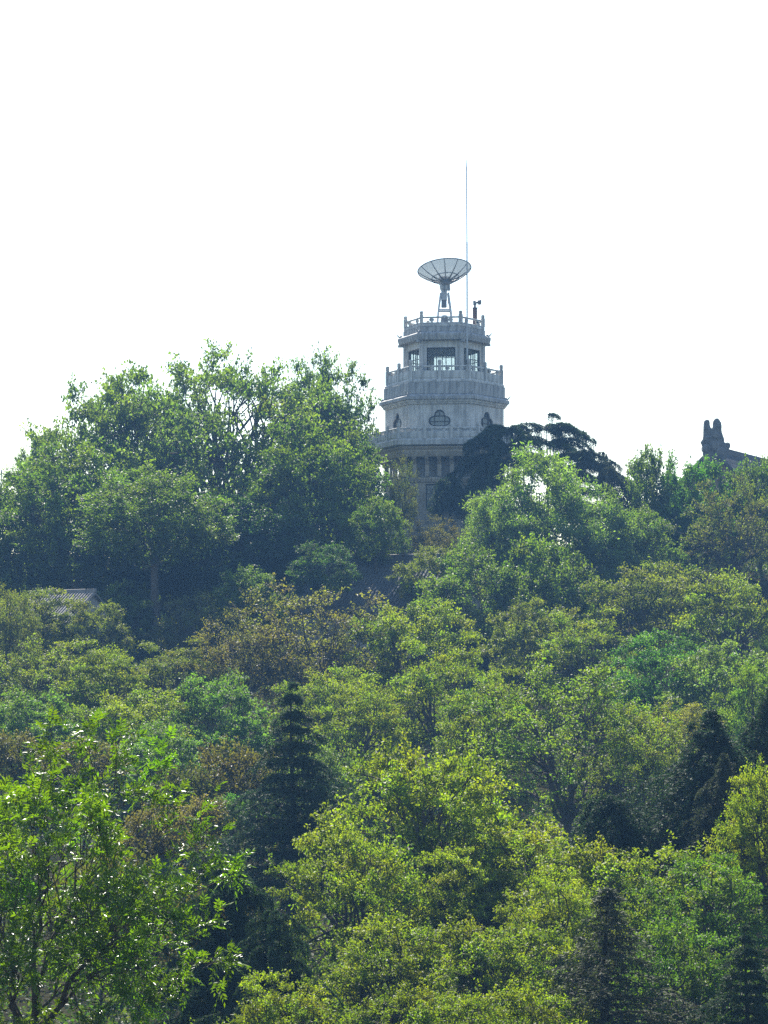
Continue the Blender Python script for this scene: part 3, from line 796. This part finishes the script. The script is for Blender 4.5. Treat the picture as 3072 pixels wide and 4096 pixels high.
hall('hillside_house', 'small plastered house with pale ribbed roof under the big left trees', (g_.x-1.3, 160, CZ+2.0), R(-32), 4.6, 4.4, g_.z-CZ-2.0-1.9, 1.6, .4, M['tile_pale'], M['plaster'], .22, windows=((1.6, .7, .9, 1.1), (3.4, .7, .9, 1.1)), rs=.4)
# far mast at the left edge
mp_ = at(3, 2060, 270)
mast = empty('lattice_mast', (mp_.x, 270, float(terrain(mp_.x, 270)))); tag(mast, 'thin pale radio mast far away at the left edge of the picture', 'mast')
mh = at(3, 1835, 270).z - mast.location.z
for i in range(3):
    a = 2*math.pi*i/3; MB().tube([(.28*math.cos(a), .28*math.sin(a), 0), (.05*math.cos(a), .05*math.sin(a), mh*.93)], .035, 5).build('leg', M['mast'], mast)
for i in range(24):
    f0, f1 = i/24*.93, (i+1)/24*.93; a = 2*math.pi*i/3; b = 2*math.pi*(i+1)/3
    r0, r1 = .28-.23*f0/.93, .28-.23*f1/.93
    MB().tube([(r0*math.cos(a), r0*math.sin(a), f0*mh), (r1*math.cos(b), r1*math.sin(b), f1*mh)], .018, 4).build('brace', M['mast'], mast)
MB().tube([(0, 0, mh*.9), (0, 0, mh)], .025, 5).build('tip', M['mast'], mast)

# ------------------------------------------------------------------ trees
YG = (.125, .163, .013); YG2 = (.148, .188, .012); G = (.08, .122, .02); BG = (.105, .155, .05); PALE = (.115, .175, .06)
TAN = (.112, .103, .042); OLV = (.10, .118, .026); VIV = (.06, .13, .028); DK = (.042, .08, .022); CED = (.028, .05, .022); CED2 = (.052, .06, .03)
RUST = (.085, .08, .04); GOLD = (.19, .19, .035); NEARG = (.07, .13, .006)
SP_ = dict(plane='tall leafy trees on the ridge', broad='tall leafy trees on the ridge', locust='yellow-green trees on the hillside', round='rounded green trees on the hillside',
           vase='upright thin-branched trees', feather='rounded green trees on the hillside', bud='brownish trees just coming into leaf', shoot='rounded green trees on the hillside',
           shrub='shrubs on the slope', near='yellow-green trees on the hillside', wing=None, cone='dark cedars', weep='dark cedars', spread='dark cedars', dome='dark cedars', thin='dark cedars', layer='dark cedars')
TREES = [
 # ridge, left
 ('plane_tree', 'broad_0', 900, 1395, 640, 2330, 182, BG, 'very tall open crowned tree against the sky left of the tower'),
 ('plane_tree', 'plane_0', 470, 1450, 400, 2280, 181, BG, 'tall tree whose crown steps down left of the biggest crown'),
 ('plane_tree', 'plane_1', 1300, 1430, 240, 2150, 183, BG, 'airy tree crown reaching towards the tower parapet from its left'),
 ('plane_tree', 'plane_2', 300, 1790, 380, 2330, 171, G, 'full green tree with twin domes in front at the left skyline'),
 ('plane_tree', 'plane_0', 620, 1860, 330, 2260, 162, G, 'dark trunked tree in the middle of the left clump'),
 ('plane_tree', 'plane_1', 1230, 1700, 370, 2360, 172, G, 'dense bright domed tree between the tall crown and the tower'),
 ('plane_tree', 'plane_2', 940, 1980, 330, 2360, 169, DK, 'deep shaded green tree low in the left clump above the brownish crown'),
 ('plane_tree', 'plane_2', 40, 1960, 230, 2520, 173, G, 'green tree cut by the left edge below the radio mast'),
 ('plane_tree', 'round_0', 150, 1770, 130, 2150, 186, BG, 'thin pale tree top behind the domes at the far left skyline'),
 ('young_tree', 'bud_0', 1600, 1830, 95, 2150, 178, OLV, 'sparse olive tree in front of the left corner of the tower'),
 ('young_tree', 'round_0', 1500, 1990, 140, 2250, 165, G, 'leafy tree low in front of the tower base on its left'),
 ('young_tree', 'bud_1', 1740, 2060, 130, 2280, 176, TAN, 'sparse tawny tree with bare limbs in front of the tower base'),
 ('young_tree', 'bud_0', 1800, 2110, 130, 2330, 174, TAN, 'tawny bushy sapling right below the tower windows'),
 # ridge, right
 ('cedar_tree', 'layer_0', 2030, 1660, 300, 2130, 180, CED, 'dark drooping cedar against the right side of the tower'),
 ('cedar_tree', 'layer_1', 2190, 1655, 420, 2080, 183, CED, 'dark spreading cedar with drooping limbs on the skyline right of tower'),
 ('cedar_tree', 'dome_0', 1800, 1912, 105, 2060, 179, CED, 'small dark cedar dome in front of the tower window'),
 ('cedar_tree', 'layer_2', 2390, 1810, 240, 2200, 181, CED2, 'lower brownish cedar behind the pale feathery tree'),
 ('feathery_tree', 'feather_0', 2180, 1785, 330, 2390, 170, PALE, 'big pale green feathery tree right of the tower'),
 ('feathery_tree', 'feather_1', 2010, 1960, 190, 2400, 168, PALE, 'pale feathery tree at the foot of the tower on its right'),
 ('leafy_tree', 'shoot_0', 2600, 1810, 170, 2260, 180, G, 'green tree with upright shoots on the skyline between cedar and hall'),
 ('leafy_tree', 'shoot_1', 2790, 1870, 190, 2300, 178, VIV, 'bright green tree in front of the two-horned roof ornament'),
 ('leafy_tree', 'shoot_0', 3040, 1850, 170, 2280, 179, G, 'green tree under the hall roof at the right edge'),
 ('leafy_tree', 'bud_1', 2930, 1890, 230, 2330, 172, OLV, 'brownish green tree below the hall at the right edge'),
 ('leafy_tree', 'round_1', 2560, 2020, 210, 2420, 172, G, 'dark green tree with slim trunks between the feathery tree and right edge'),
 ('leafy_tree', 'feather_1', 2420, 1990, 200, 2440, 171, PALE, 'pale green tree at the right shoulder of the feathery tree'),
 # third row
 ('leafy_tree', 'round_2', 1900, 2190, 230, 2640, 158, G, 'dull green tree below the feathery tree nearest the low hall'),
 ('leafy_tree', 'shoot_1', 2180, 2180, 210, 2640, 157, G, 'dull green tree straight below the big feathery tree'),
 ('leafy_tree', 'locust_0', 2600, 2215, 230, 2640, 154, OLV, 'olive flat topped tree in the third row at the right'),
 ('leafy_tree', 'locust_1', 2920, 2270, 220, 2700, 150, YG, 'yellow-green flat topped tree below the brownish tree at right edge'),
 ('leafy_tree', 'locust_2', 2350, 2450, 210, 2800, 142, YG, 'yellow-green tree in the middle right above the thin-branched tree'),
 ('leafy_tree', 'round_0', 2130, 2400, 190, 2760, 146, OLV, 'olive green tree left of the middle right yellow-green tree'),
 ('budding_tree', 'bud_0', 1230, 2325, 350, 2850, 139, (.118, .115, .04), 'wide tan brown tree just coming into leaf in the centre'),
 ('budding_tree', 'bud_1', 960, 2440, 230, 2830, 136, TAN, 'tan brown tree left of the widest brown crown'),
 ('leafy_tree', 'locust_0', 1640, 2365, 230, 2800, 138, YG, 'yellow-green tree right of the wide tan brown crown'),
 ('leafy_tree', 'locust_2', 700, 2570, 180, 2850, 135, OLV, 'olive rounded tree below the dark gap under the left clump'),
 ('leafy_tree', 'vase_0', 200, 2540, 270, 3000, 132, YG, 'yellow-green thin-branched tree in front of the small left house'),
 ('leafy_tree', 'vase_1', 20, 2340, 150, 2800, 146, OLV, 'pale olive tree at the left edge beside the small house'),
 ('leafy_tree', 'locust_1', 430, 2580, 170, 2900, 130, YG, 'yellow-green tree in front of the small house on its right side'),
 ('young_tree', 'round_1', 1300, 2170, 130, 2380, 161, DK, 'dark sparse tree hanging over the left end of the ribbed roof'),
 ('young_tree', 'round_2', 1740, 2190, 150, 2440, 161, OLV, 'sparse olive tree at the right end of the ribbed roof'),
 ('young_tree', 'locust_0', 110, 2330, 200, 2660, 153, OLV, 'thin olive tree hiding the left end of the small house'),
 ('young_tree', 'round_1', 390, 2400, 140, 2680, 152, OLV, 'thin sapling standing before the wall of the small house'),
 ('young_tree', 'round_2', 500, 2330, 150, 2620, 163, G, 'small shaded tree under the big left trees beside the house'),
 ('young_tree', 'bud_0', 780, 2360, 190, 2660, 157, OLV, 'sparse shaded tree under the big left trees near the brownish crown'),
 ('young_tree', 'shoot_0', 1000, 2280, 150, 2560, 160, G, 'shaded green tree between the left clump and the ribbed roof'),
 # fourth row
 ('leafy_tree', 'round_1', 870, 2690, 215, 3080, 124, (.085, .15, .032), 'fresh green rounded tree left of the pointed cedar'),
 ('leafy_tree', 'locust_0', 1330, 2640, 200, 3010, 126, YG, 'yellow-green tree just behind the tip of the pointed cedar'),
 ('leafy_tree', 'locust_1', 1450, 2720, 190, 3130, 119, YG, 'yellow-green tree right of the pointed cedar with dark shade below'),
 ('leafy_tree', 'locust_2', 1790, 2560, 230, 3020, 124, YG, 'yellow-green tree with crooked dark trunk in the picture centre'),
 ('leafy_tree', 'round_2', 2640, 2530, 190, 2880, 132, VIV, 'vivid emerald green tree in the right half'),
 ('leafy_tree', 'round_0', 2900, 2570, 220, 2960, 128, BG, 'pale bluish green tree at the right beside the emerald tree'),
 ('leafy_tree', 'vase_0', 2270, 2640, 380, 3300, 106, (.11, .165, .02), 'big thin-branched tree with several slim dark stems'),
 ('leafy_tree', 'vase_1', 2560, 2830, 250, 3330, 104, YG, 'thin-branched tree between the slim stems and the weeping cedar'),
 ('leafy_tree', 'vase_0', 2720, 2800, 170, 3100, 112, GOLD, 'golden yellow tree top left of the right weeping cedar'),
 ('leafy_tree', 'locust_2', 1980, 2690, 200, 3100, 112, YG, 'yellow-green tree left of the slim dark stems'),
 ('leafy_tree', 'locust_0', 520, 2730, 230, 3100, 122, YG, 'yellow-green tree left of the fresh green rounded tree'),
 ('leafy_tree', 'round_1', 110, 2760, 220, 3130, 120, (.08, .14, .035), 'pale green tree above the near dark leaved tree at left edge'),
 ('leafy_tree', 'round_2', 660, 2890, 210, 3200, 112, (.085, .145, .034), 'fresh green tree below the fresh green rounded tree'),
 ('leafy_tree', 'locust_1', 3030, 2640, 160, 3100, 118, (.10, .16, .02), 'bright green tree at the right edge above the cedars'),
 ('leafy_tree', 'round_0', 1290, 2990, 150, 3300, 110, BG, 'bluish green tree behind the pointed cedar on its right'),
 # shrubs of the slope
 ('shrub', 'shrub_0', 330, 2960, 190, 3160, 104, RUST, 'rust red leaved shrub above the near dark leaved tree', 'shrub'),
 ('shrub', 'shrub_1', 60, 2930, 150, 3120, 106, RUST, 'rust red leaved shrub at the left edge', 'shrub'),
 ('shrub', 'shrub_0', 930, 2970, 190, 3280, 103, (.07, .062, .03), 'dark brownish shrub left of the pointed cedar', 'shrub'),
 ('shrub', 'shrub_1', 740, 3060, 170, 3320, 101, (.06, .065, .028), 'dark olive shrub between the near tree and pointed cedar', 'shrub'),
 ('shrub', 'shrub_1', 790, 3190, 160, 3380, 92, (.10, .085, .055), 'dry pinkish brown shrub beside the pointed cedar foot', 'shrub'),
 ('shrub', 'shrub_0', 620, 3230, 170, 3480, 88, (.085, .075, .05), 'dry brown shrub seen through the near tree branches', 'shrub'),
 ('shrub', 'shrub_0', 930, 3180, 90, 3310, 94, (.07, .14, .05), 'small fresh green shrub touching the pointed cedar', 'shrub'),
 ('shrub', 'shrub_1', 420, 3400, 260, 3900, 70, (.07, .07, .04), 'dull brown shrub behind the near tree branches', 'shrub'),
 ('shrub', 'shrub_0', 850, 3560, 220, 4000, 72, (.06, .05, .035), 'dark brown shrub above the low left cedar', 'shrub'),
 # cedars of the slope
 ('cedar_tree', 'cone_0', 1170, 2725, 570, 3620, 90, CED, 'tall pointed dark cedar left of the picture centre'),
 ('cedar_tree', 'weep_0', 2850, 2835, 560, 3500, 78, CED, 'large weeping cedar with a hunched top at the right'),
 ('cedar_tree', 'weep_1', 3090, 2740, 430, 3480, 79, CED, 'dark weeping cedar cut by the right edge'),
 ('cedar_tree', 'weep_0', 2900, 3010, 290, 3520, 76, CED2, 'lower weeping cedar hanging before the hunched one'),
 ('cedar_tree', 'dome_0', 2435, 3190, 200, 3430, 76.5, CED, 'low rounded weeping cedar between thin stems and the hunched cedar'),
 ('cedar_tree', 'spread_0', 900, 3440, 430, 4200, 66, CED, 'low dark cedar with drooping tiers right of the near tree'),
 ('cedar_tree', 'spread_1', 1090, 3640, 360, 4250, 63, CED, 'shaded drooping cedar at the bottom left of centre'),
 ('cedar_tree', 'thin_0', 2430, 3540, 560, 4350, 58, CED2, 'thin brownish cedar at the bottom in front of the yellow-green trees'),
 ('cedar_tree', 'cone_1', 2990, 3700, 480, 4400, 56, CED, 'dark cedar in the bottom right corner'),
 # near trees
 ('leafy_tree', 'near_0', 1700, 2955, 400, 3720, 82, YG2, 'big bright yellow-green tree in the lower centre'),
 ('leafy_tree', 'near_1', 1440, 3330, 310, 3960, 76, YG, 'yellow-green tree at the foot of the pointed cedar'),
 ('leafy_tree', 'near_2', 2060, 3240, 330, 3800, 80, YG2, 'yellow-green tree right of the lower centre tree'),
 ('leafy_tree', 'near_0', 2480, 3345, 360, 3900, 74, YG2, 'bright yellow-green tree below the rounded weeping cedar'),
 ('leafy_tree', 'near_2', 1860, 3400, 230, 3800, 78, YG2, 'bright yellow-green tree filling the gap right of the lower centre trunk'),
 ('leafy_tree', 'near_1', 3070, 3090, 210, 3640, 72, YG2, 'bright yellow-green tree before the cedars at the right edge'),
 ('leafy_tree', 'near_2', 2850, 3430, 300, 3960, 70, (.07, .125, .016), 'bushy green tree at the lower right'),
 ('leafy_tree', 'near_1', 1600, 3680, 310, 4180, 68, YG, 'yellow-green tree in the bottom centre'),
 ('leafy_tree', 'near_0', 1950, 3660, 330, 4200, 67, YG, 'yellow-green tree at the bottom right of centre'),
 ('leafy_tree', 'near_2', 2250, 3500, 260, 4050, 70, YG, 'yellow-green tree behind the thin brownish cedar'),
 ('leafy_tree', 'near_1', 2750, 3700, 300, 4250, 64, (.065, .115, .016), 'green tree between the thin cedar and the corner cedar'),
 ('leafy_tree', 'near_2', 1150, 3900, 280, 4400, 60, YG, 'yellow-green tree top low at the bottom left of centre'),
 ('leafy_tree', 'near_0', 1750, 3930, 300, 4450, 58, YG, 'yellow-green tree top at the very bottom centre'),
 ('leafy_tree', 'near_1', 2150, 3950, 280, 4450, 57, YG, 'yellow-green tree top at the very bottom right of centre'),
]
for row in TREES:
    name, var, px, yt, hw, yb, D, c, lab = row[:9]; cat = row[9] if len(row) > 9 else 'tree'
    plant(name, var, px, yt, hw, yb, D, c, lab, cat, SP_[var.split('_')[0]], rz=rng.uniform(-.3, .3) if var[:5] == 'layer' else rng.uniform(-.8, .8) if var[:4] in ('near', 'locu', 'vase') else None)
plant('wingnut_tree', 'wing_0', 280, 2890, 670, 4230, 40, NEARG, 'near tree with glossy dark green compound leaves at the lower left', rz=0.0)

# ------------------------------------------------------------------ ground cover between the trees
def ground_cover():
    g = np.random.default_rng(5); n = 5600
    y = g.uniform(34, 192, n); x = g.uniform(-.27, .27, n)*y
    z = terrain(x, y)
    C = np.stack([x, y, z], 1); per = 46; ci = np.repeat(np.arange(n), per); q = len(ci)
    d = nrm(g.normal(size=(q, 3))); d[:, 2] = np.abs(d[:, 2])
    r = g.uniform(.6, 1.7, n)[ci][:, None]*g.uniform(.3, 1, (q, 1))
    P = C[ci] + d*r*np.array([1.3, 1.3, .8])
    V, Fc = leaf_geo(P, nrm(d + g.normal(size=(q, 3))*.6), nrm(g.normal(size=(q, 3))*.6 + np.array([0, 0, 1])), g.uniform(.12, .26, q), g.uniform(.08, .16, q))
    tint = np.repeat(np.stack([g.uniform(.6, 1.3, n)[ci]*g.uniform(.8, 1.2, q), g.normal(.5, .03, n)[ci], np.zeros(q)], 1), 4, 0)
    o = link('undergrowth', np_mesh('undergrowth', V, Fc, M['leaf'], tint)); o.color = (.05, .075, .022, 1)
    tag(o, 'low dark green undergrowth covering the slope between the trees', 'undergrowth', kind='stuff')
ground_cover()

# ------------------------------------------------------------------ haze: one closed box of air
def haze():
    x0, x1, y0, y1, z0, z1 = -230, 230, -90, 350, -20, 62
    o = MB().box(((x0+x1)/2, (y0+y1)/2, (z0+z1)/2), (x1-x0, y1-y0, z1-z0)).build('haze', None)
    m, t, out = new_mat('hazy_air')
    v = N(t, 'ShaderNodeVolumePrincipled', Density=HAZE_DENSITY, Anisotropy=.0); v.inputs['Color'].default_value = HAZE_COLOR
    t.links.new(v.outputs[0], out.inputs['Volume']); o.data.materials.append(m)
    tag(o, kind='stuff')
if HAZE_DENSITY: haze()
